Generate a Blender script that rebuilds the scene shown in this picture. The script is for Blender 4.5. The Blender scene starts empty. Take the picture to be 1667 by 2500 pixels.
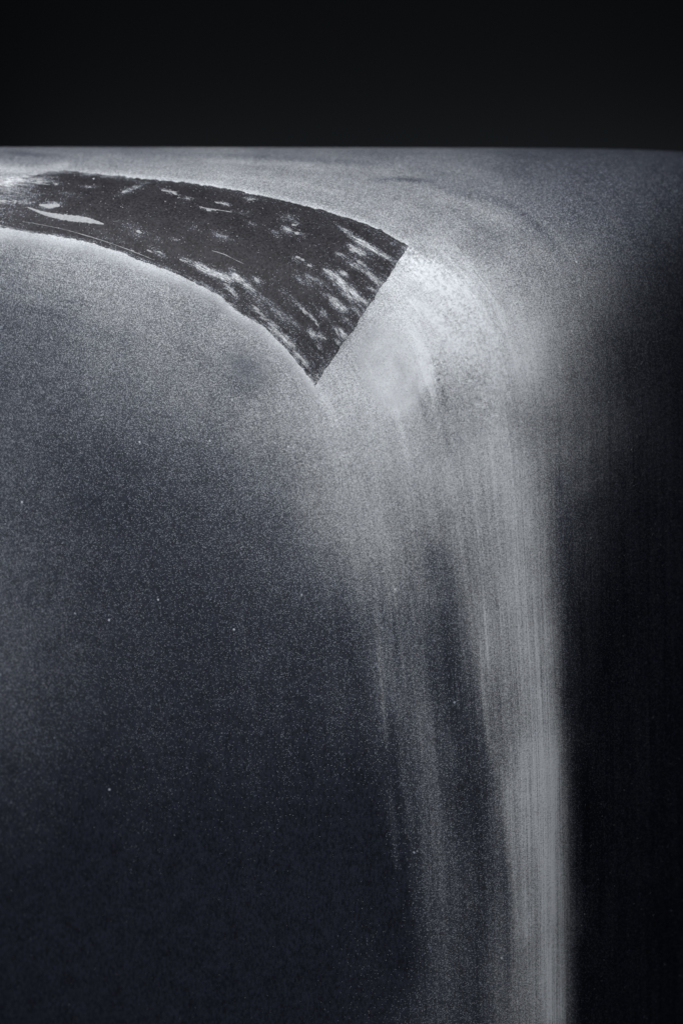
import bpy, math, random
import numpy as np

# ------------------------------------------------------------------ camera, world, lights
scene = bpy.context.scene
col = scene.collection
PITCH = math.radians(20.0)
DIST = 1.18
FPX = 85.0 / 24.0 * 1667.0                     # focal length in photograph pixels
CAM = np.array([0.0, -DIST * math.cos(PITCH), DIST * math.sin(PITCH)])
FWD = np.array([0.0, math.cos(PITCH), -math.sin(PITCH)])
UPV = np.array([0.0, math.sin(PITCH), math.cos(PITCH)])
RGT = np.array([1.0, 0.0, 0.0])

cam_d = bpy.data.cameras.new('camera')
cam = bpy.data.objects.new('camera', cam_d)
col.objects.link(cam)
cam.location = CAM
cam.rotation_euler = (math.pi / 2 - PITCH, 0, 0)
cam_d.sensor_fit = 'HORIZONTAL'
cam_d.sensor_width = 24.0
cam_d.lens = 85.0
cam_d.clip_start = 0.05
cam_d.clip_end = 50.0
cam_d.dof.use_dof = True
cam_d.dof.focus_distance = 1.183
cam_d.dof.aperture_fstop = 4.5
scene.camera = cam

world = bpy.data.worlds.new('World')
scene.world = world
world.use_nodes = True
bg = world.node_tree.nodes['Background']
bg.inputs['Color'].default_value = (0.45, 0.55, 1.0, 1)
bg.inputs['Strength'].default_value = 0.022

scene.view_settings.view_transform = 'Standard'
scene.view_settings.look = 'None'
scene.view_settings.exposure = 0.0
scene.view_settings.gamma = 1.0


def area_light(name, loc, target, size, size_y, power, colour):
    d = bpy.data.lights.new(name, 'AREA')
    d.shape = 'RECTANGLE'
    d.size = size
    d.size_y = size_y
    d.energy = power
    d.color = colour
    o = bpy.data.objects.new(name, d)
    o.location = loc
    v = np.array(target, float) - np.array(loc, float)
    from mathutils import Vector
    o.rotation_euler = Vector(v).to_track_quat('-Z', 'Y').to_euler()
    col.objects.link(o)
    return o


area_light('overhead_softbox', (-0.38, -0.32, 0.82), (0.02, 0.0, 0.0), 0.34, 0.34, 11.0, (0.97, 0.985, 1.0))
area_light('added_backdrop_light', (0.05, 1.66, -0.225), (0.05, 1.80, -0.17), 0.9, 0.03, 0.85, (0.85, 0.94, 1.0))  # unseen light added behind the block to brighten the lower backdrop

# ------------------------------------------------------------------ numpy helpers

def smooth(a, b, x):
    t = np.clip((x - a) / (b - a), 0, 1)
    return t * t * (3 - 2 * t)


def unit(v):
    v = np.asarray(v, float)
    return v / np.linalg.norm(v)


# faces of the block: outward normal, distance from the origin
ARCH = [
    (unit((0.00, -0.16, 0.99)), 0.1320),      # top
    (unit((0.00, 0.72, 0.69)), 0.269),       # back slope of the top
    (unit((0.12, -0.97, 0.21)), 0.0255),      # sloping front band
    (unit((0.00, 1.00, 0.00)), 0.46),        # back
    (unit((-1.0, 0.00, 0.00)), 0.55),        # left end
    (unit((0.00, 0.00, -1.0)), 0.47),        # foot
]
NRM = np.array([p[0] for p in ARCH])
OFF = np.array([p[1] for p in ARCH])
CHEEK = (unit((-0.40, -0.91, 0.135)), 0.0165)   # front face, turned to the left
FLANK = (unit((0.76, -0.65, 0.165)), 0.0874)    # dark right flank
CEN = np.array([0.0, 0.20, -0.10])


def smax(a, b, k):
    m = np.maximum(a, b)
    return m + np.log(np.exp((a - m) * k) + np.exp((b - m) * k)) / k


def field(p):
    e = (p @ NRM.T - OFF) * 25.0
    m = e.max(axis=1)
    g = (m + np.log(np.exp(e - m[:, None]).sum(axis=1))) / 25.0
    low = smooth(0.10, -0.10, p[:, 2])
    g = smax(g, p @ FLANK[0] - FLANK[1], 52.0 + 148.0 * low ** 2)
    return smax(g, p @ CHEEK[0] - CHEEK[1], 70.0 + 50.0 * low)


def gradient(p):
    h = 2e-4
    g = np.stack([field(p + h * np.eye(3)[i]) - field(p - h * np.eye(3)[i]) for i in range(3)], axis=1)
    return g / np.linalg.norm(g, axis=1)[:, None]


def shoot(origin, dirs, lo, hi, n=34):
    lo = np.full(len(dirs), lo)
    hi = np.full(len(dirs), hi)
    for _ in range(n):
        mid = 0.5 * (lo + hi)
        inside = field(origin + dirs * mid[:, None]) < 0
        lo = np.where(inside, mid, lo)
        hi = np.where(inside, hi, mid)
    return origin + dirs * hi[:, None]


def to_px(p):
    d = p - CAM
    z = d @ FWD
    return np.stack([833.5 + FPX * (d @ RGT) / z, 1250 - FPX * (d @ UPV) / z], axis=1)


def from_px(q):
    """photograph pixels -> points on the block's surface (first hit)"""
    q = np.asarray(q, float)
    d = FWD + RGT * ((q[:, :1] - 833.5) / FPX) + UPV * ((1250 - q[:, 1:2]) / FPX)
    d = d / np.linalg.norm(d, axis=1)[:, None]
    lo = np.full(len(d), 0.7)
    hi = np.full(len(d), 0.7)
    found = np.zeros(len(d), bool)
    for s in np.arange(0.72, 1.8, 0.01):
        ins = (~found) & (field(CAM + d * s) < 0)
        hi = np.where(ins, s, hi)
        lo = np.where(ins, s - 0.01, lo)
        found |= ins
    for _ in range(24):
        mid = 0.5 * (lo + hi)
        ins = field(CAM + d * mid[:, None]) < 0
        hi = np.where(ins, mid, hi)
        lo = np.where(ins, lo, mid)
    return CAM + d * hi[:, None], found


def grid_faces(nu, nv, base=0):
    i = np.arange(nu - 1)[:, None] * nv + np.arange(nv - 1)[None, :]
    i = i.ravel() + base
    return np.stack([i, i + nv, i + nv + 1, i + 1], axis=1)


def mesh_from(name, verts, quads, normals=None, attrs=None):
    me = bpy.data.meshes.new(name)
    n = len(verts)
    me.vertices.add(n)
    me.vertices.foreach_set('co', np.ascontiguousarray(verts, np.float32).ravel())
    w = quads.shape[1]
    me.loops.add(len(quads) * w)
    me.loops.foreach_set('vertex_index', np.ascontiguousarray(quads, np.int32).ravel())
    me.polygons.add(len(quads))
    me.polygons.foreach_set('loop_start', np.arange(0, len(quads) * w, w, dtype=np.int32))
    me.update(calc_edges=True)
    me.polygons.foreach_set('use_smooth', np.ones(len(quads), bool))
    for k, v in (attrs or {}).items():
        a = me.attributes.new(k, 'FLOAT', 'POINT')
        a.data.foreach_set('value', np.ascontiguousarray(v, np.float32))
    if normals is not None:
        me.normals_split_custom_set_from_vertices(normals.tolist())
    return me


def add(name, me, mat, parent=None, label=None, cat=None, kind=None, group=None):
    o = bpy.data.objects.new(name, me)
    col.objects.link(o)
    if mat:
        me.materials.append(mat) if not me.materials else None
    if parent:
        o.parent = parent
    for k, v in (('label', label), ('category', cat), ('kind', kind), ('group', group)):
        if v:
            o[k] = v
    return o


class Nodes:
    def __init__(self, name):
        self.mat = bpy.data.materials.new(name)
        self.mat.use_nodes = True
        self.t = self.mat.node_tree
        self.bsdf = self.t.nodes['Principled BSDF']

    def n(self, kind, **kw):
        nd = self.t.nodes.new(kind)
        for k, v in kw.items():
            if k.startswith('i_'):
                key = k[2:]
                nd.inputs[int(key) if key.isdigit() else key.replace('_', ' ')].default_value = v
            else:
                setattr(nd, k, v)
        return nd

    def l(self, a, b):
        self.t.links.new(a, b)

    def put(self, x, sock):
        if hasattr(x, 'is_output'):
            self.l(x, sock)
        else:
            sock.default_value = x

    def m(self, op, a, b=0.0, c=0.0, clamp=False):
        nd = self.n('ShaderNodeMath', operation=op, use_clamp=clamp)
        for i, x in enumerate((a, b, c)):
            self.put(x, nd.inputs[i])
        return nd.outputs[0]

    def attr(self, name):
        return self.n('ShaderNodeAttribute', attribute_name=name).outputs['Fac']

    def ramp(self, x, a, b, lo=0.0, hi=1.0):
        nd = self.n('ShaderNodeMapRange', interpolation_type='SMOOTHSTEP')
        self.put(x, nd.inputs[0])
        nd.inputs[1].default_value = a
        nd.inputs[2].default_value = b
        nd.inputs[3].default_value = lo
        nd.inputs[4].default_value = hi
        return nd.outputs[0]

    def noise(self, vec, scale, detail=3.0, rough=0.55):
        nd = self.n('ShaderNodeTexNoise', i_Scale=scale, i_Detail=detail, i_Roughness=rough)
        self.l(vec, nd.inputs['Vector'])
        return nd.outputs['Fac']

    def cells(self, vec, scale):
        nd = self.n('ShaderNodeTexVoronoi', i_Scale=scale)
        self.l(vec, nd.inputs['Vector'])
        sp = self.n('ShaderNodeSeparateColor')
        self.l(nd.outputs['Color'], sp.inputs[0])
        return sp.outputs[0], sp.outputs[1], nd.outputs['Distance']

    def mix(self, f, a, b):
        nd = self.n('ShaderNodeMix', data_type='RGBA')
        self.put(f, nd.inputs[0])
        self.put(a, nd.inputs[6])
        self.put(b, nd.inputs[7])
        return nd.outputs[2]


# ------------------------------------------------------------------ the backdrop sweep
def backdrop():
    prof = [(-2.2, -0.45), (1.3, -0.45)]
    for a in np.linspace(0, math.pi / 2, 24)[1:]:
        prof.append((1.3 + 0.6 * math.sin(a), 0.15 - 0.6 * math.cos(a)))
    prof.append((1.9, 2.6))
    prof = np.array(prof)
    xs = np.linspace(-2.2, 2.2, 12)
    v = np.array([(x, y, z) for x in xs for y, z in prof])
    me = mesh_from('backdrop', v, grid_faces(len(xs), len(prof)))
    N = Nodes('dark studio paper')
    tc = N.n('ShaderNodeTexCoord').outputs['Object']
    nz = N.noise(tc, 1.6, 4)
    N.l(N.mix(nz, (0.0065, 0.0072, 0.0080, 1), (0.0105, 0.0112, 0.0122, 1)), N.bsdf.inputs['Base Color'])
    N.bsdf.inputs['Roughness'].default_value = 0.95
    N.bsdf.inputs['Specular IOR Level'].default_value = 0.1
    add('backdrop', me, N.mat, label='plain near black studio backdrop behind the dusted block', kind='structure')


backdrop()

# ------------------------------------------------------------------ the block
def block_mesh():
    V, F, base = [], [], 0
    axes = [(0, 1, 2), (0, -1, 2), (1, 1, 2), (1, -1, 2), (2, 1, 0), (2, -1, 0)]
    for ax, sg, _ in axes:
        vis = (ax, sg) in ((1, -1), (2, 1), (0, 1))
        n = 601 if (ax, sg) in ((1, -1), (2, 1)) else (401 if vis else 81)
        t = np.tan(np.linspace(-math.pi / 4, math.pi / 4, n))
        a, b = np.meshgrid(t, t, indexing='ij')
        d = np.zeros((n * n, 3))
        d[:, ax] = sg
        o = [i for i in range(3) if i != ax]
        d[:, o[0]] = a.ravel()
        d[:, o[1]] = b.ravel()
        d /= np.linalg.norm(d, axis=1)[:, None]
        q = grid_faces(n, n, base)
        flip = {0: 1, 1: -1, 2: 1}[ax] * sg < 0
        F.append(q[:, ::-1] if flip else q)
        V.append(shoot(CEN, d, 0.0, 1.2))
        base += n * n
    return np.concatenate(V), np.concatenate(F)


BV, BF = block_mesh()
BN = gradient(BV)

# ------------------------------------------------------------------ powder cover with painted light and shade
# Powder cover fitted to tone: photograph pixel x, y and the share of the dark skin (in percent) that
# grains cover there. Real powder, with light and shade the lamps miss put into the cover.
POWDER_AND_SHADE = np.array([[float(v) for v in t.split(',')] for t in (
    '32,372,17 319,372,17 638,372,20 957,377,18 1276,385,10 1595,395,6 106,395,22 425,393,26 744,399,25 1063,409,23 1329,415,11 744,457,36 957,457,31 1169,468,24 '
    '1382,468,13 1595,478,7 319,409,33 532,425,36 904,521,36 1063,532,33 1223,542,29 1382,532,17 1542,553,11 1648,553,9 1021,579,40 1169,606,31 1329,627,31 1467,638,21 '
    '1595,659,10 1021,638,73 1063,659,88 1127,712,90 1201,787,88 1255,851,85 1276,691,42 1382,702,37 1488,723,23 1595,744,12 1329,808,63 1414,808,34 1510,829,16 1627,851,11 '
    '1276,904,78 1340,904,54 1414,925,28 1520,936,15 1637,957,12 904,797,60 851,851,58 957,851,84 1010,904,91 936,957,84 829,925,62 957,1021,70 1063,957,50 1169,957,58 '
    '1063,797,78 808,1021,58 904,1063,59 1063,1063,50 1223,1063,68 1308,1042,39 1382,1063,28 1488,1063,22 765,1116,37 851,1169,49 1010,1169,51 1169,1169,59 1297,1169,60 1350,1169,19 '
    '1435,1223,10 1542,1223,14 691,1169,24 797,1255,34 904,1276,51 1063,1276,39 1169,1276,51 1297,1297,64 1371,1297,8 638,1276,11 744,1361,15 904,1382,32 978,1382,35 1053,1350,17 '
    '1148,1403,37 1276,1435,62 1340,1435,39 1382,1435,8 829,1488,8 914,1488,17 978,1510,16 1084,1510,9 1164,1510,38 1255,1542,56 1329,1542,60 1382,1542,8 893,1648,5 925,1648,15 '
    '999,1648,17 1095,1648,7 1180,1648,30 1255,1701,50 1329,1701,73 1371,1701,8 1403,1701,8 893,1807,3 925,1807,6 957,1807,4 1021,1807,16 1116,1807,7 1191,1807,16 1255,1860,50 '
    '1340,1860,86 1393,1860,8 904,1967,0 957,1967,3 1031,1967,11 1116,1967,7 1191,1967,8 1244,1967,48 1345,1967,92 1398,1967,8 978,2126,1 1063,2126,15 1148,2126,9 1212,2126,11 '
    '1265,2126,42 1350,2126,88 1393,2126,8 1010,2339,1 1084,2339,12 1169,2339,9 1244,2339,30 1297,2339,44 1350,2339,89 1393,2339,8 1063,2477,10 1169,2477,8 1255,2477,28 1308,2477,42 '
    '1356,2477,85 1393,2477,8 0,579,39 159,595,38 319,638,43 447,691,43 553,755,43 659,840,46 744,925,50 0,638,27 159,659,31 319,723,33 447,808,30 563,904,22 '
    '606,898,19 680,978,41 0,744,16 159,765,23 319,851,27 478,957,27 595,1042,26 0,851,13 159,904,16 319,978,18 447,1063,17 553,1169,14 0,1010,11 159,1063,9 '
    '319,1116,9 447,1223,8 0,1169,11 213,1223,6 425,1329,6 638,1403,8 0,1382,11 213,1435,6 425,1488,4 691,1542,5 0,1595,11 159,1595,6 372,1648,4 638,1701,4 '
    '829,1701,6 0,1754,6 159,1807,3 372,1860,2 638,1860,2 829,1860,2 0,1967,2 213,1967,0 478,2020,0 744,2020,0 882,2126,0 0,2179,0 319,2179,0 638,2233,0 '
    '904,2286,1 0,2445,0 319,2445,0 638,2445,0 904,2445,1 1488,1595,9 1595,1382,12 1637,1169,14 1488,2020,9 1595,2020,8 1488,2445,9 1627,2445,8 1637,1595,9 1467,1382,12 '
    '1488,1169,14 1467,1063,25 ' '1410,1100,27 1420,1200,24 1415,1300,18 1420,1420,16 1500,1100,16 1600,1100,16 1500,1300,15 1420,1600,12 1425,1800,10 1425,2200,10 1540,1700,11 1450,1700,11 1450,1900,10 1450,2100,10 1450,2350,10 1460,2490,10 1075,1445,18 1110,1400,27 1040,1420,24 ').split()])

# lines along which the powder was brushed: over the top, round the shoulder, down the front
FLOW = [
    [(-400, 1000), (0, 1050), (250, 1250), (380, 1600), (420, 2100), (430, 2700)],
    [(-300, 760), (0, 790), (350, 900), (560, 1150), (650, 1600), (700, 2100), (720, 2700)],
    [(-300, 520), (0, 555), (350, 640), (600, 770), (770, 940), (840, 1100), (880, 1400), (930, 1800), (965, 2150), (1000, 2700)],
    [(-300, 440), (0, 480), (400, 520), (750, 640), (930, 820), (1020, 1050), (1080, 1400), (1110, 1800), (1130, 2150), (1150, 2700)],
    [(-300, 400), (0, 412), (500, 455), (800, 520), (995, 605), (1130, 760), (1210, 1000), (1250, 1400), (1275, 1800), (1285, 2150), (1290, 2700)],
    [(-300, 375), (0, 385), (600, 400), (1000, 450), (1230, 560), (1340, 760), (1370, 1000), (1375, 1400), (1385, 1800), (1390, 2700)],
    [(-300, 352), (600, 354), (1200, 380), (1480, 480), (1580, 760), (1600, 1200), (1610, 2700)],
    [(-300, 300), (800, 310), (1600, 350), (1800, 500), (1860, 900), (1880, 2700)],
]
GX0, GY0, GS = -320, 280, 4                   # raster used while building, 4 photograph pixels per cell
GW, GH = 560, 600


def resample(pts, n):
    """Catmull-Rom through the points, n samples evenly spaced along it"""
    p = np.array(pts, float)
    p = np.vstack([2 * p[0] - p[1], p, 2 * p[-1] - p[-2]])
    out = []
    for i in range(1, len(p) - 2):
        t = np.linspace(0, 1, 40, endpoint=False)[:, None]
        a, b, c, d = p[i - 1:i + 3]
        out.append(0.5 * (2 * b + (c - a) * t + (2 * a - 5 * b + 4 * c - d) * t ** 2 + (3 * b - a - 3 * c + d) * t ** 3))
    out.append(p[-2:-1])
    q = np.vstack(out)
    s = np.concatenate([[0], np.cumsum(np.linalg.norm(np.diff(q, axis=0), axis=1))])
    u = np.linspace(0, s[-1], n)
    return np.stack([np.interp(u, s, q[:, 0]), np.interp(u, s, q[:, 1])], axis=1)


def flow_raster():
    T = 1100
    C = np.stack([resample(c, T) for c in FLOW])
    S = np.linspace(0, len(FLOW) - 1, 800)
    i = np.clip(S.astype(int), 0, len(FLOW) - 2)
    f = (S - i)[:, None, None]
    P = C[i] * (1 - f) + C[i + 1] * f
    sv = np.repeat(S[:, None], T, 1)
    tv = np.repeat(np.linspace(0, 1, T)[None, :], len(S), 0)
    gx = ((P[..., 0] - GX0) / GS).astype(int).ravel()
    gy = ((P[..., 1] - GY0) / GS).astype(int).ravel()
    ok = (gx >= 0) & (gx < GW) & (gy >= 0) & (gy < GH)
    idx = gy[ok] * GW + gx[ok]
    w = np.bincount(idx, minlength=GW * GH)
    out = []
    for v in (sv, tv):
        a = np.bincount(idx, weights=v.ravel()[ok], minlength=GW * GH)
        a = np.where(w > 0, a / np.maximum(w, 1), 0).reshape(GH, GW)
        out.append(a)
    known = (w > 0).reshape(GH, GW)
    have = known.copy()
    for _ in range(400):
        if have.all():
            break
        kp = np.pad(have.astype(float), 1)
        cnt = kp[:-2, 1:-1] + kp[2:, 1:-1] + kp[1:-1, :-2] + kp[1:-1, 2:]
        new = (~have) & (cnt > 0)
        for a in out:
            ap = np.pad(a * have, 1)
            sm = ap[:-2, 1:-1] + ap[2:, 1:-1] + ap[1:-1, :-2] + ap[1:-1, 2:]
            a[new] = (sm / np.maximum(cnt, 1))[new]
        have |= new
    return out


def cover_raster():
    def warp(q):
        y = q[:, 1]
        return np.stack([q[:, 0], np.where(y < 1250, y, 1250 + (y - 1250) * 0.42)], axis=1)
    c = warp(POWDER_AND_SHADE[:, :2])
    val = POWDER_AND_SHADE[:, 2] / 100.0
    phi = lambda a, b: np.sqrt(((a[:, None, :] - b[None, :, :]) ** 2).sum(-1) + 22.0 ** 2)
    A = phi(c, c) + 6.0 * np.eye(len(c)) * -1.0
    wts = np.linalg.solve(A, val)
    st = 2
    xs = GX0 + GS * np.arange(0, GW, st)
    ys = GY0 + GS * np.arange(0, GH, st)
    q = warp(np.stack(np.meshgrid(xs, ys), axis=-1).reshape(-1, 2).astype(float))
    q[:, 0] = np.clip(q[:, 0], -30, 1670)
    out = np.concatenate([phi(b, c) @ wts for b in np.array_split(q, 40)]).reshape(len(ys), len(xs))
    return np.clip(np.kron(out, np.ones((st, st))), 0, 1)


def look(raster, q):
    x = np.clip((q[:, 0] - GX0) / GS, 0, GW - 1.001)
    y = np.clip((q[:, 1] - GY0) / GS, 0, GH - 1.001)
    i, j = x.astype(int), y.astype(int)
    fx, fy = x - i, y - j
    r = raster
    return (r[j, i] * (1 - fx) * (1 - fy) + r[j, i + 1] * fx * (1 - fy) + r[j + 1, i] * (1 - fx) * fy + r[j + 1, i + 1] * fx * fy)


def line_dist(q, pts):
    """distance in pixels to a polyline, and how far along it (0..1)"""
    p = resample(pts, 160)
    d2 = np.full(len(q), 1e12)
    u = np.zeros(len(q))
    for k in range(len(p)):
        d = (q[:, 0] - p[k, 0]) ** 2 + (q[:, 1] - p[k, 1]) ** 2
        m = d < d2
        d2 = np.where(m, d, d2)
        u = np.where(m, k / (len(p) - 1), u)
    return np.sqrt(d2), u


FS, FT = flow_raster()
COVER = cover_raster()
# outline of the bare strip, in photograph pixels
EDGE_LOW = [(-240, 520), (-120, 534), (0, 553), (71, 566), (178, 582), (286, 612), (357, 639), (428, 666), (500, 702), (536, 721), (582, 761), (632, 789), (686, 839), (728, 886), (768, 939)]
EDGE_TOP = [(-240, 452), (-120, 444), (0, 436), (71, 430), (143, 417), (250, 425), (357, 437), (464, 447), (571, 464), (714, 495), (821, 523), (911, 555), (996, 600)]

# cells of the build raster that lie close to the strip take extra powder heaped along its edges
gy_, gx_ = np.mgrid[0:GH, 0:GW]
gq = np.stack([GX0 + GS * gx_.ravel(), GY0 + GS * gy_.ravel()], axis=1).astype(float)
near = (gq[:, 1] < 1100) & (gq[:, 0] < 1250)
extra = np.zeros(len(gq))
d, u = line_dist(gq[near], EDGE_LOW)
e = (0.34 - 0.14 * u) * np.exp(-(d / (28 - 16 * u)) ** 2)
d, u = line_dist(gq[near], EDGE_TOP)
e = np.maximum(e, 0.24 * np.exp(-(d / 9.0) ** 2))
d, u = line_dist(gq[near], [(-200, 395), (0, 412), (90, 414), (160, 402)])
e = np.maximum(e, (0.48 - 0.3 * u) * np.exp(-(d / 12.0) ** 2))
extra[near] = e
# single brush strokes: line, half width, more (+) or less (-) powder
STROKES = [
    ([(985, 625), (1050, 665), (1110, 715), (1150, 765)], 19, 0.34), ([(1150, 765), (1185, 800), (1215, 840)], 14, 0.14),
    ([(1010, 735), (1070, 790), (1120, 850)], 12, 0.20), ([(1030, 740), (1090, 800), (1135, 850)], 7, 0.12),
    ([(1000, 800), (1033, 860), (1042, 915), (1015, 970), (965, 1004)], 13, 0.20), ([(1032, 880), (1050, 930), (1062, 985)], 7, 0.25),
    ([(930, 830), (905, 870), (915, 930), (945, 965)], 14, 0.12), ([(960, 860), (985, 910), (965, 950)], 15, -0.16),
    ([(1055, 870), (1075, 930), (1085, 1000)], 9, -0.16), ([(1010, 940), (1030, 990), (1045, 1050)], 8, -0.12), ([(1075, 1000), (1088, 1060), (1095, 1110)], 8, -0.12),
    ([(970, 1010), (985, 1080), (1005, 1160)], 9, 0.10), ([(940, 1000), (955, 1070), (965, 1140)], 8, -0.08),
    ([(770, 945), (800, 990), (822, 1040)], 12, 0.13), ([(860, 700), (930, 640), (975, 610)], 9, -0.20), ([(810, 880), (860, 810), (900, 740), (940, 690)], 8, -0.16),
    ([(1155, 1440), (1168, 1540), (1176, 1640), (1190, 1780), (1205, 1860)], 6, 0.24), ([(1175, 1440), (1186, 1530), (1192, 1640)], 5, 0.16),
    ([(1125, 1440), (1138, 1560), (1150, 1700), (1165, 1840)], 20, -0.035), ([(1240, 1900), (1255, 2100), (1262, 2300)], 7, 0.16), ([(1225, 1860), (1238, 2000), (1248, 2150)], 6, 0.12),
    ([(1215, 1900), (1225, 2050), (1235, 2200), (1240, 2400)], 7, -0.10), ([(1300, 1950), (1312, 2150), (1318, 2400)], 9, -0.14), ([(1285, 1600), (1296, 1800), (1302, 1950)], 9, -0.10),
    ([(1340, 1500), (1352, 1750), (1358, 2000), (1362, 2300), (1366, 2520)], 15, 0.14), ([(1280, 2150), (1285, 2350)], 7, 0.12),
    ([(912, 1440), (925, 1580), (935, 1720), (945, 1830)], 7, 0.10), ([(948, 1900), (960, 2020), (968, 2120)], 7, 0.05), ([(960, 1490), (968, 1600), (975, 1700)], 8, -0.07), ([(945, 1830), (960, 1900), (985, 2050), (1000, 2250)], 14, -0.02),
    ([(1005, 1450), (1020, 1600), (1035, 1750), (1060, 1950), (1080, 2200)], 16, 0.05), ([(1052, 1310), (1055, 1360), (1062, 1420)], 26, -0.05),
    ([(1095, 1780), (1105, 1830), (1110, 1870)], 10, 0.06),
    ([(300, 372), (600, 380), (900, 395)], 6, -0.05), ([(500, 392), (750, 402), (950, 418)], 7, 0.08), ([(900, 436), (980, 437), (1060, 442)], 5, -0.16), ([(560, 428), (700, 442), (850, 475)], 8, 0.08),
    ([(0, 372), (80, 376), (160, 382)], 5, -0.10), ([(1000, 470), (1150, 500), (1260, 560), (1320, 640)], 12, 0.07), ([(1080, 460), (1240, 500), (1340, 580), (1400, 690)], 10, -0.06),
    ([(1120, 540), (1230, 610), (1300, 700), (1340, 800)], 10, 0.07), ([(1085, 570), (1150, 630), (1220, 730), (1260, 800)], 7, -0.12), ([(1180, 560), (1280, 660), (1330, 760)], 8, -0.06),
    ([(1030, 600), (1110, 660), (1170, 730)], 8, -0.10), ([(0, 742), (160, 770), (250, 800)], 14, -0.04), ([(560, 870), (625, 905), (640, 935), (590, 950)], 22, -0.035),
]
flat = extra
for pts, hw, amp in STROKES:
    P = np.array(pts)
    box = ((gq[:, 0] > P[:, 0].min() - 3 * hw) & (gq[:, 0] < P[:, 0].max() + 3 * hw) & (gq[:, 1] > P[:, 1].min() - 3 * hw) & (gq[:, 1] < P[:, 1].max() + 3 * hw))
    d, u = line_dist(gq[box], pts)
    flat[box] += amp * np.exp(-(d / hw) ** 2) * np.sin(math.pi * np.clip(0.08 + 0.84 * u, 0, 1)) ** 0.7
COVER = np.clip(COVER + flat.reshape(GH, GW), 0, 0.97)

# where the powder was rubbed flat (no grain shows) and where it lies in clumps
SMUDGE = np.zeros(len(gq))
CLUMP = np.zeros(len(gq))


def oval(x, y, a, b, ang):
    c, sn = math.cos(math.radians(ang)), math.sin(math.radians(ang))
    dx, dy = gq[:, 0] - x, gq[:, 1] - y
    r = np.sqrt(((dx * c + dy * sn) / a) ** 2 + ((-dx * sn + dy * c) / b) ** 2)
    return smooth(1.25, 0.75, r)


SMUDGE = np.maximum(SMUDGE, oval(950, 900, 118, 72, 66))
SMUDGE = np.maximum(SMUDGE, 0.8 * oval(1078, 800, 75, 17, 50))
SMUDGE = np.maximum(SMUDGE, 0.5 * oval(610, 890, 60, 45, 20))
d, u = line_dist(gq[near], [(x, y + 18) for x, y in EDGE_LOW])
t_ = np.zeros(len(gq))
t_[near] = np.exp(-(d / (24 - 12 * u)) ** 2) * 0.9
SMUDGE = np.maximum(SMUDGE, t_)
for pts, hw in (([(985, 620), (1050, 665), (1120, 730), (1180, 810), (1215, 880), (1240, 960)], 34), ([(1090, 780), (1150, 880), (1190, 1000)], 40), ([(1060, 880), (1085, 980)], 22)):
    d, u = line_dist(gq[near], pts)
    CLUMP[near] = np.maximum(CLUMP[near], np.exp(-(d / hw) ** 2) * (1 - 0.5 * u))
SMUDGE = SMUDGE.reshape(GH, GW)
CLUMP = CLUMP.reshape(GH, GW)

# ------------------------------------------------------------------ materials
SKIN = (0.0185, 0.022, 0.034, 1)
POWDER = (0.815, 0.84, 0.875, 1)


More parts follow.
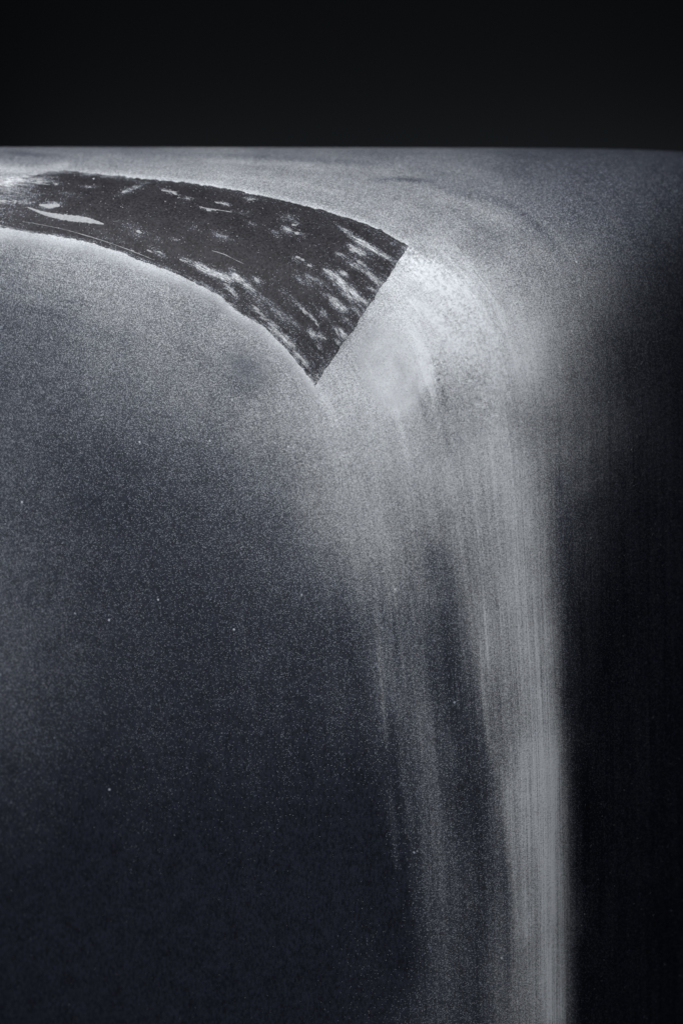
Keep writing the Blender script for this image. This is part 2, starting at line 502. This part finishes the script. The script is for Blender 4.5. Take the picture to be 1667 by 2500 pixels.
def dusted_material(name, skin, streak_amount, streak_low, cloud_amount, freq, fine_part=0.42, coarse_part=0.07, crisp=False):
    N = Nodes(name)
    tc = N.n('ShaderNodeTexCoord').outputs['Object']
    cov = N.attr('cover')
    cb = N.n('ShaderNodeCombineXYZ')
    N.l(N.m('MULTIPLY', N.attr('across'), 1.0), cb.inputs[0])
    N.l(N.m('MULTIPLY', N.attr('along'), 1.0), cb.inputs[1])

    def streak(fs, ft, detail, seed):
        mp = N.n('ShaderNodeMapping', i_Scale=(fs, ft, 1.0), i_Location=(seed, seed * 0.7, seed))
        N.l(cb.outputs[0], mp.inputs[0])
        return N.noise(mp.outputs[0], 1.0, detail, 0.6)
    st = N.m('ADD', N.m('MULTIPLY', streak(*freq[0], 3.0, 1.3), 0.30), N.m('MULTIPLY', streak(*freq[1], 3.0, 7.1), 0.38))
    st = N.m('ADD', st, N.m('MULTIPLY', streak(*freq[2], 2.0, 3.7), 0.32))
    smudge = N.attr('smudge')
    calm = N.m('SUBTRACT', 1.0, N.m('MULTIPLY', smudge, 0.75))
    amount = N.m('MULTIPLY', N.ramp(N.attr('along'), 0.50, 0.68, streak_amount, streak_low), calm)
    st = N.m('MULTIPLY', N.m('SUBTRACT', st, 0.5), amount)
    cl = N.m('MULTIPLY', N.m('SUBTRACT', N.noise(tc, 45.0, 6.0, 0.62), 0.5), cloud_amount)
    cl = N.m('ADD', cl, N.m('MULTIPLY', N.m('SUBTRACT', N.noise(tc, 15.0, 3.0, 0.5), 0.5), cloud_amount * 0.6))
    mul = N.m('MAXIMUM', N.m('ADD', 1.0, N.m('ADD', st, cl)), 0.0)
    c = N.m('MULTIPLY', cov, mul)
    if crisp:
        c = N.m('ADD', N.m('MULTIPLY', N.ramp(c, 0.05, 0.85), 0.50), N.m('MULTIPLY', c, 0.30))
    # the cover is made of single grains: every cell of about 0.3 mm either holds one or not
    def snap(size, rot, seed):
        mp = N.n('ShaderNodeMapping', i_Rotation=rot, i_Location=(seed, seed * 1.7, -seed))
        N.l(tc, mp.inputs[0])
        sn = N.n('ShaderNodeVectorMath', operation='SNAP')
        N.l(mp.outputs[0], sn.inputs[0])
        sn.inputs[1].default_value = (size, size, size)
        wn = N.n('ShaderNodeTexWhiteNoise')
        N.l(sn.outputs[0], wn.inputs[0])
        return wn.outputs['Value']
    r1 = snap(0.00027, (0.7, 0.4, 1.1), 0.31)
    r2, b2, d2 = N.cells(tc, 1500.0)
    fine = N.m('LESS_THAN', r1, c)
    coarse = N.ramp(N.m('SUBTRACT', c, r2), -0.02, 0.04)
    mask = N.m('ADD', N.m('MULTIPLY', fine, fine_part), N.m('MULTIPLY', coarse, coarse_part))
    mask = N.m('ADD', mask, N.m('MULTIPLY', c, 1.0 - fine_part - coarse_part), clamp=True)
    mask = N.m('ADD', N.m('MULTIPLY', mask, calm), N.m('MULTIPLY', c, N.m('SUBTRACT', 1.0, calm)), clamp=True)
    # clumps of powder a millimetre across
    clump = N.attr('clump')
    r4, b4, d4 = N.cells(tc, 800.0)
    bump_c = N.m('MULTIPLY', N.m('SUBTRACT', r4, 0.45), N.m('MULTIPLY', clump, 0.55))
    mask = N.m('MAXIMUM', N.m('ADD', mask, bump_c, clamp=True), 0.0)
    # few big grains
    r3, b3, d3 = N.cells(tc, 620.0)
    big = N.m('MULTIPLY', N.m('LESS_THAN', r3, N.m('MULTIPLY', N.m('ADD', c, 0.01), 0.012)), N.ramp(d3, 0.30, 0.42, 1.0, 0.0))
    mask = N.m('MAXIMUM', mask, N.m('MULTIPLY', big, N.m('ADD', 0.35, N.m('MULTIPLY', b3, 0.6))))
    grain_tone = N.m('ADD', 0.92, N.m('MULTIPLY', b2, 0.16))
    pw = N.n('ShaderNodeMix', data_type='RGBA', blend_type='MULTIPLY', i_0=1.0)
    N.l(N.mix(N.ramp(c, 0.0, 0.35), (0.74, 0.80, 0.93, 1), POWDER), pw.inputs[6])
    N.l(grain_tone, pw.inputs[7])
    mm = N.n('ShaderNodeMapping', i_Scale=(1.0, 1.0, 0.45))
    N.l(tc, mm.inputs[0])
    mott = N.ramp(N.m('ADD', N.m('MULTIPLY', N.noise(mm.outputs[0], 900.0, 3.0, 0.75), 0.8), N.m('MULTIPLY', N.noise(tc, 120.0, 2.0, 0.6), 0.2)), 0.36, 0.64)
    sk = N.mix(mott, tuple(x * 0.5 for x in skin[:3]) + (1,), tuple(x * 1.5 for x in skin[:3]) + (1,))
    N.l(N.mix(mask, sk, pw.outputs[2]), N.bsdf.inputs['Base Color'])
    N.l(N.ramp(mask, 0.0, 1.0, 0.62, 0.95), N.bsdf.inputs['Roughness'])
    N.l(N.ramp(mask, 0.0, 1.0, 0.16, 0.05), N.bsdf.inputs['Specular IOR Level'])
    bp = N.n('ShaderNodeBump', i_Strength=0.35, i_Distance=0.0004)
    N.l(N.noise(tc, 1400.0, 1.0), bp.inputs['Height'])
    N.l(bp.outputs[0], N.bsdf.inputs['Normal'])
    return N.mat


M_BODY = dusted_material('black skin under pale powder', SKIN, 1.2, 3.6, 0.8, ((8.0, 4.0), (34.0, 8.0), (110.0, 17.0)))
M_STRIP = dusted_material('bare charcoal skin', (0.0290, 0.0278, 0.0322, 1), 8.0, 8.0, 1.6, ((14.0, 45.0), (40.0, 100.0), (90.0, 200.0)), 0.42, 0.14, True)
Np = Nodes('packed pale powder')
tcp = Np.n('ShaderNodeTexCoord').outputs['Object']
Np.l(Np.mix(Np.noise(tcp, 900.0, 3.0), (0.20, 0.205, 0.215, 1), (0.52, 0.53, 0.55, 1)), Np.bsdf.inputs['Base Color'])
Np.bsdf.inputs['Roughness'].default_value = 0.95
Np.bsdf.inputs['Specular IOR Level'].default_value = 0.05
bpn = Np.n('ShaderNodeBump', i_Strength=0.5, i_Distance=0.0003)
Np.l(Np.noise(tcp, 1800.0, 2.0), bpn.inputs['Height'])
Np.l(bpn.outputs[0], Np.bsdf.inputs['Normal'])
M_POWDER = Np.mat
Nt = Nodes('thin rubbed powder')
Nt.bsdf.inputs['Base Color'].default_value = (0.125, 0.127, 0.135, 1)
Nt.bsdf.inputs['Roughness'].default_value = 0.95
Nt.bsdf.inputs['Specular IOR Level'].default_value = 0.05
M_THIN = Nt.mat

# ------------------------------------------------------------------ block with its body
root = bpy.data.objects.new('dusted_block', None)
col.objects.link(root)
root['label'] = 'black round-shouldered block dusted with pale powder, a dark bare strip across its top'
root['category'] = 'block'
root.location = (0, 0.2, -0.45)
ORG = np.array([0, 0.2, -0.45])

bq = to_px(BV)
facing = ((CAM - BV) * BN).sum(1) / np.linalg.norm(CAM - BV, axis=1)
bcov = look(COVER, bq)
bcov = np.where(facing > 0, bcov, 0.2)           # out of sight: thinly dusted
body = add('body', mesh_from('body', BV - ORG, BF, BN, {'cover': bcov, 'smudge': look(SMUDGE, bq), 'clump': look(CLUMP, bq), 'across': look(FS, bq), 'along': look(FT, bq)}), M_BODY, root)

# ------------------------------------------------------------------ the bare strip over the shoulder
NS, NA = 560, 150
lowc = resample(EDGE_LOW, NS)
topc = resample(EDGE_TOP, NS)
rng = np.random.default_rng(5)


def wobble(n, step, amp):
    k = rng.normal(0, amp, n // step + 3)
    return np.interp(np.arange(n), np.arange(len(k)) * step, k)


lowc[:, 1] += wobble(NS, 5, 1.3) + wobble(NS, 2, 0.7)
topc[:, 1] += wobble(NS, 5, 1.0) + wobble(NS, 2, 0.7)
f = np.linspace(0, 1, NA)[None, :, None]
SP = lowc[:, None, :] * (1 - f) + topc[:, None, :] * f              # NS x NA pixels
end = wobble(NA, 9, 1.6) + wobble(NA, 2, 1.3)
fade = np.linspace(0, 1, NS)[:, None] ** 30
SP[..., 0] += fade * end[None, :]
sq = SP.reshape(-1, 2)
sp3, hit = from_px(sq)
sn3 = gradient(sp3)
LIFT = 0.00025

# smears of powder wiped over the strip: x, y, half length, half width, strength, sharp-edged chips
SMEARS = [
    (30, 462, 90, 26, 0.14, 0), (80, 440, 60, 12, 0.22, 0), (20, 440, 40, 14, 0.35, 0), (165, 530, 60, 9, 0.12, 0),
    (120, 503, 40, 12, 0.20, 3), (25, 492, 45, 7, 0.25, 3), (120, 445, 40, 7, 0.12, 2), (320, 462, 34, 7, 0.30, 1), (218, 456, 20, 4, 0.25, 1),
    (170, 474, 36, 7, 0.14, 0), (412, 467, 22, 4, 0.30, 3), (458, 484, 16, 4, 0.25, 1), (500, 510, 20, 3, 0.20, 2),
    (540, 496, 14, 4, 0.2, 1), (340, 566, 50, 18, 0.16, 2), (265, 580, 60, 12, 0.10, 1), (430, 585, 12, 4, 0.25, 1),
    (540, 577, 26, 12, 0.24, 0), (385, 617, 26, 8, 0.28, 3), (455, 636, 18, 6, 0.30, 3), (500, 655, 34, 9, 0.62, 4),
    (545, 676, 36, 9, 0.66, 4), (600, 694, 34, 9, 0.62, 5), (575, 668, 24, 10, 0.30, 1), (628, 682, 16, 8, 0.50, 2),
    (640, 735, 34, 12, 0.20, 2), (560, 705, 40, 10, 0.30, 3), (628, 757, 22, 8, 0.55, 4), (690, 770, 36, 12, 0.16, 1),
    (670, 800, 30, 7, 0.32, 2), (700, 830, 30, 8, 0.45, 2), (740, 880, 22, 7, 0.40, 1), (650, 780, 26, 5, 0.3, 2), (720, 860, 22, 4, 0.4, 2),
    (700, 530, 22, 9, 0.26, 1), (720, 545, 18, 7, 0.22, 2), (700, 560, 20, 10, 0.30, 1), (672, 568, 18, 7, 0.22, 0), (618, 548, 16, 6, 0.2, 0),
    (610, 487, 14, 5, 0.32, 1), (550, 498, 10, 4, 0.3, 1), (735, 571, 14, 4, 0.22, 1),
    (850, 570, 40, 6, 0.30, 2), (880, 590, 36, 8, 0.45, 3), (915, 612, 34, 8, 0.42, 1), (870, 612, 28, 10, 0.50, 4), (945, 628, 20, 6, 0.22, 0),
    (830, 622, 16, 5, 0.35, 1), (880, 650, 36, 12, 0.35, 2), (915, 680, 26, 9, 0.36, 1), (858, 648, 18, 5, 0.30, 1),
    (800, 664, 16, 5, 0.30, 1), (820, 680, 34, 11, 0.55, 4), (845, 705, 34, 15, 0.42, 2), (865, 725, 28, 14, 0.34, 1), (838, 668, 12, 6, 0.5, 2),
    (810, 730, 28, 8, 0.48, 3), (830, 750, 26, 10, 0.34, 1), (775, 690, 44, 10, 0.20, 0), (760, 680, 30, 10, 0.16, 0),
    (725, 632, 16, 8, 0.20, 4), (755, 648, 12, 5, 0.18, 2), (740, 690, 30, 5, 0.14, 0), (890, 735, 16, 9, 0.26, 0), (905, 705, 14, 6, 0.24, 0),
    (740, 755, 16, 4, 0.35, 2), (762, 775, 18, 4, 0.40, 2), (790, 765, 26, 9, 0.22, 0), (845, 780, 16, 8, 0.22, 1),
    (762, 815, 16, 8, 0.40, 5), (783, 820, 14, 7, 0.40, 4), (832, 812, 22, 9, 0.50, 6), (780, 845, 12, 5, 0.25, 1), (825, 835, 12, 4, 0.4, 1),
    (720, 790, 24, 8, 0.14, 0), (700, 720, 50, 9, 0.12, 0), (870, 760, 20, 7, 0.2, 0), (590, 520, 30, 6, 0.10, 0), (480, 560, 40, 8, 0.07, 0),
]
tang = np.gradient(SP, axis=0)
tang /= np.linalg.norm(tang, axis=2)[..., None]
tang = tang.reshape(-1, 2)


def flow_dir(x, y):
    k = np.argmin((sq[:, 0] - x) ** 2 + (sq[:, 1] - y) ** 2)
    return tang[k]


scov = np.full(len(sq), 0.006)
along_u = np.repeat(np.linspace(0, 1, NS), NA)
across_v = np.tile(np.linspace(0, 1, NA), NS)
scov += 0.22 * smooth(130, -60, sq[:, 0])                                     # dust thickens to the far end
scov += 0.20 * np.exp(-((1 - across_v) / 0.05) ** 2) * (0.35 + smooth(420, 200, sq[:, 0]))
scov += 0.20 * np.exp(-(across_v / 0.035) ** 2)
scov += 0.03 * smooth(0.72, 0.95, along_u) + 0.12 * np.exp(-((1 - along_u) / 0.010) ** 2)
scov += 0.06 * np.exp(-((across_v - 0.10) / 0.10) ** 2) * smooth(300, 560, sq[:, 0])
for x, y, hl, hw, a, chips in SMEARS:
    t = flow_dir(x, y)
    dx, dy = sq[:, 0] - x, sq[:, 1] - y
    r = ((dx * t[0] + dy * t[1]) / hl) ** 2 + ((-dx * t[1] + dy * t[0]) / hw) ** 2
    scov += 0.95 * a * np.exp(-1.3 * r)
scov = np.clip(scov, 0, 0.95)

# closed thin plate: upper sheet, lower sheet, rim
up = sp3 + sn3 * LIFT
dn = sp3 - sn3 * 0.0008
n0 = len(up)
q1 = grid_faces(NS, NA)
idx = np.arange(n0).reshape(NS, NA)
ring = np.concatenate([idx[:, 0], idx[-1, 1:], idx[-2::-1, -1], idx[0, -2:0:-1]])
nx = np.roll(ring, -1)
rim = np.stack([ring, ring + n0, nx + n0, nx], axis=1)
faces = np.concatenate([q1, q1[:, ::-1] + n0, rim])
both = np.concatenate([sq, sq])
strip = add('bare_strip', mesh_from('bare_strip', np.concatenate([up, dn]) - ORG, faces,
            np.concatenate([sn3, -sn3]),
            {'cover': np.concatenate([scov, scov]), 'across': look(FS, both), 'along': look(FT, both)}),
            M_STRIP, root, label='bare charcoal strip with a pointed end and wiped powder smears')


# ------------------------------------------------------------------ chips of packed powder
def chip_geometry(q, hl, hw, t, height, rough, n=12):
    """a jagged flat flake on the surface at pixel q: rim ring, inner ring, crown"""
    a = np.linspace(0, 2 * math.pi, n, endpoint=False) + rng.uniform(0, 1)
    rad = 1 + rng.uniform(-rough, rough, n)
    o = np.stack([np.cos(a) * rad * hl, np.sin(a) * rad * hw], axis=1)
    off = np.stack([o[:, 0] * t[0] - o[:, 1] * t[1], o[:, 0] * t[1] + o[:, 1] * t[0]], axis=1)
    pix = np.concatenate([q + off, q + off * 0.6, [q]])
    p, h = from_px(pix)
    g = gradient(p)
    lift = np.concatenate([np.full(n, -0.0001), np.full(n, height * 0.8), [height]]) + LIFT
    v = p + g * lift[:, None]
    fc = []
    for i in range(n):
        j = (i + 1) % n
        fc.append((i, j, n + j, n + i))
        fc.append((n + i, n + j, 2 * n, 2 * n))
    return v, fc


def chip_mesh(name, parts):
    V, F, b = [], [], 0
    for v, fc in parts:
        V.append(v)
        F += [tuple(dict.fromkeys(x + b for x in ff)) for ff in fc]
        b += len(v)
    me = bpy.data.meshes.new(name)
    me.from_pydata((np.concatenate(V) - ORG).tolist(), [], F)
    me.polygons.foreach_set('use_smooth', np.ones(len(F), bool))
    return me


tiny = []
for x, y, hl, hw, a, chips in SMEARS:
    t = flow_dir(x, y)
    for k in range(chips):
        ox, oy = rng.normal(0, 0.42) * hl, rng.normal(0, 0.42) * hw
        q = np.array([x + ox * t[0] - oy * t[1], y + ox * t[1] + oy * t[0]])
        big = rng.random() < 0.6
        L = rng.uniform(4.5, 9.5) if big else rng.uniform(1.8, 3.6)
        g = chip_geometry(q, L, L * rng.uniform(0.25, 0.5), t, 0.00018, 0.35, 10)
        if big:
            add('powder_chip', chip_mesh('powder_chip', [g]), M_POWDER, strip)
        else:
            tiny.append(g)
    for k in range(3 + int(a * 14)):
        ox, oy = rng.normal(0, 0.65) * hl, rng.normal(0, 0.8) * hw
        q = np.array([x + ox * t[0] - oy * t[1], y + ox * t[1] + oy * t[0]])
        tiny.append(chip_geometry(q, rng.uniform(0.9, 2.2), rng.uniform(0.6, 1.1), t, 0.00014, 0.3, 6))


def streak_mesh(name, pts, widths, height=0.0001, base=LIFT, n=40, jag=0.6):
    """a thin ragged line of powder (or a scratch) along a polyline of pixels"""
    c = resample(pts, n)
    tt = np.gradient(c, axis=0)
    tt /= np.linalg.norm(tt, axis=1)[:, None]
    nn = np.stack([-tt[:, 1], tt[:, 0]], axis=1)
    w = np.interp(np.linspace(0, 1, n), np.linspace(0, 1, len(widths)), widths)
    rows = []
    for k in (-1, -0.45, 0.45, 1):
        rows.append(c + nn * (k * w * (1 + rng.uniform(-jag, jag, n)))[:, None])
    pix = np.stack(rows, axis=1).reshape(-1, 2)
    p, h = from_px(pix)
    g = gradient(p)
    lift = np.tile([-0.0002, height, height, -0.0002], n) + base
    return mesh_from(name, p + g * lift[:, None] - ORG, grid_faces(n, 4))


# the large wiped smear near the far end and the long thin lines, read off the photograph
for pts, w in [
    ([(68, 506), (110, 521), (160, 531), (210, 537), (254, 547)], [2, 6, 10, 12, 10, 2]),
    ([(96, 500), (120, 503), (146, 501)], [3, 8, 5]),
    ([(55, 540), (140, 556), (215, 576), (300, 604), (378, 635)], [0.3, 0.7, 0.5, 1.2, 0.6, 1.5, 0.5]),
    ([(518, 612), (545, 620), (568, 631), (597, 645)], [0.8, 1.2, 1.5, 0.3, 0.9, 0.4]),
    ([(56, 441), (95, 448), (122, 451)], [0.6, 1.4, 0.6]),
    ([(488, 505), (508, 510), (528, 514)], [1.6, 1.2, 1.2]),
    ([(394, 464), (412, 467), (432, 469)], [1.5, 2.4, 1.2]),
    ([(500, 508), (535, 513), (566, 518)], [0.8, 1.0, 0.8]),
]:
    add('powder_smear', streak_mesh('powder_smear', pts, w, jag=0.25 if max(w) > 4 else 0.7), M_POWDER, strip)

# loose specks over the whole strip
for k in range(420):
    i = rng.integers(0, NS)
    j = rng.integers(2, NA - 2)
    q = SP[i, j]
    if rng.random() > 0.35 + 0.5 * scov.reshape(NS, NA)[i, j] + (0.3 if j < NA * 0.3 else 0):
        continue
    tiny.append(chip_geometry(q, rng.uniform(0.7, 1.9), rng.uniform(0.6, 1.2), flow_dir(*q), 0.00014, 0.3, 6))
add('powder_specks', chip_mesh('powder_specks', tiny), M_POWDER, strip, kind='stuff')

# pale scuff on the far shoulder
for pts, w in [([(1478, 520), (1500, 537), (1522, 563)], [0.8, 1.8, 2.0, 0.8])]:
    add('scuff', streak_mesh('scuff', pts, w, 0.00006, 0.0), M_THIN, root)
# dark hairline scratches through the powder
Nh = Nodes('scratched skin')
Nh.bsdf.inputs['Base Color'].default_value = (0.05, 0.052, 0.06, 1)
Nh.bsdf.inputs['Roughness'].default_value = 0.8
for pts in [[(795, 985), (812, 1020), (826, 1065), (833, 1105)], [(838, 1130), (850, 1180), (860, 1230)], [(1108, 588), (1122, 606), (1132, 622)],
            [(1135, 632), (1180, 690), (1225, 745)], [(612, 1118), (622, 1126)], [(655, 1182), (668, 1188), (676, 1194)], [(495, 988), (508, 998), (518, 1004)]]:
    add('hairline_scratch', streak_mesh('hairline_scratch', pts, [0.3, 0.7, 0.6, 0.3], 0.00003, 0.0), Nh.mat, root)

# ------------------------------------------------------------------ loose grains standing on the powder
def loose_grains(count):
    vis = np.where((facing > 0.08) & (bq[:, 0] > -120) & (bq[:, 0] < 1780) & (bq[:, 1] < 2600))[0]
    p = (bcov[vis] * 0.7 + 0.03)
    p /= p.sum()
    pick = rng.choice(vis, count, p=p)
    V0 = np.array([(1, 0, 0), (-1, 0, 0), (0, 1, 0), (0, -1, 0), (0, 0, 1), (0, 0, -1)], float)
    F0 = np.array([(0, 2, 4), (2, 1, 4), (1, 3, 4), (3, 0, 4), (2, 0, 5), (1, 2, 5), (3, 1, 5), (0, 3, 5)])
    r = 0.00007 + 0.00014 * rng.random(count) ** 4
    jit = rng.normal(0, 0.0006, (count, 3))
    n = BN[pick]
    jit -= n * (jit * n).sum(1)[:, None]
    c = BV[pick] + jit + n * (r * 0.3)[:, None]
    V = c[:, None, :] + (V0[None] + rng.normal(0, 0.18, (count, 6, 3))) * r[:, None, None]
    F = (F0[None] + 6 * np.arange(count)[:, None, None]).reshape(-1, 3)
    me = mesh_from('powder_grains', V.reshape(-1, 3) - ORG, F)
    return me


add('powder_grains', loose_grains(24000), M_POWDER, root, kind='stuff')
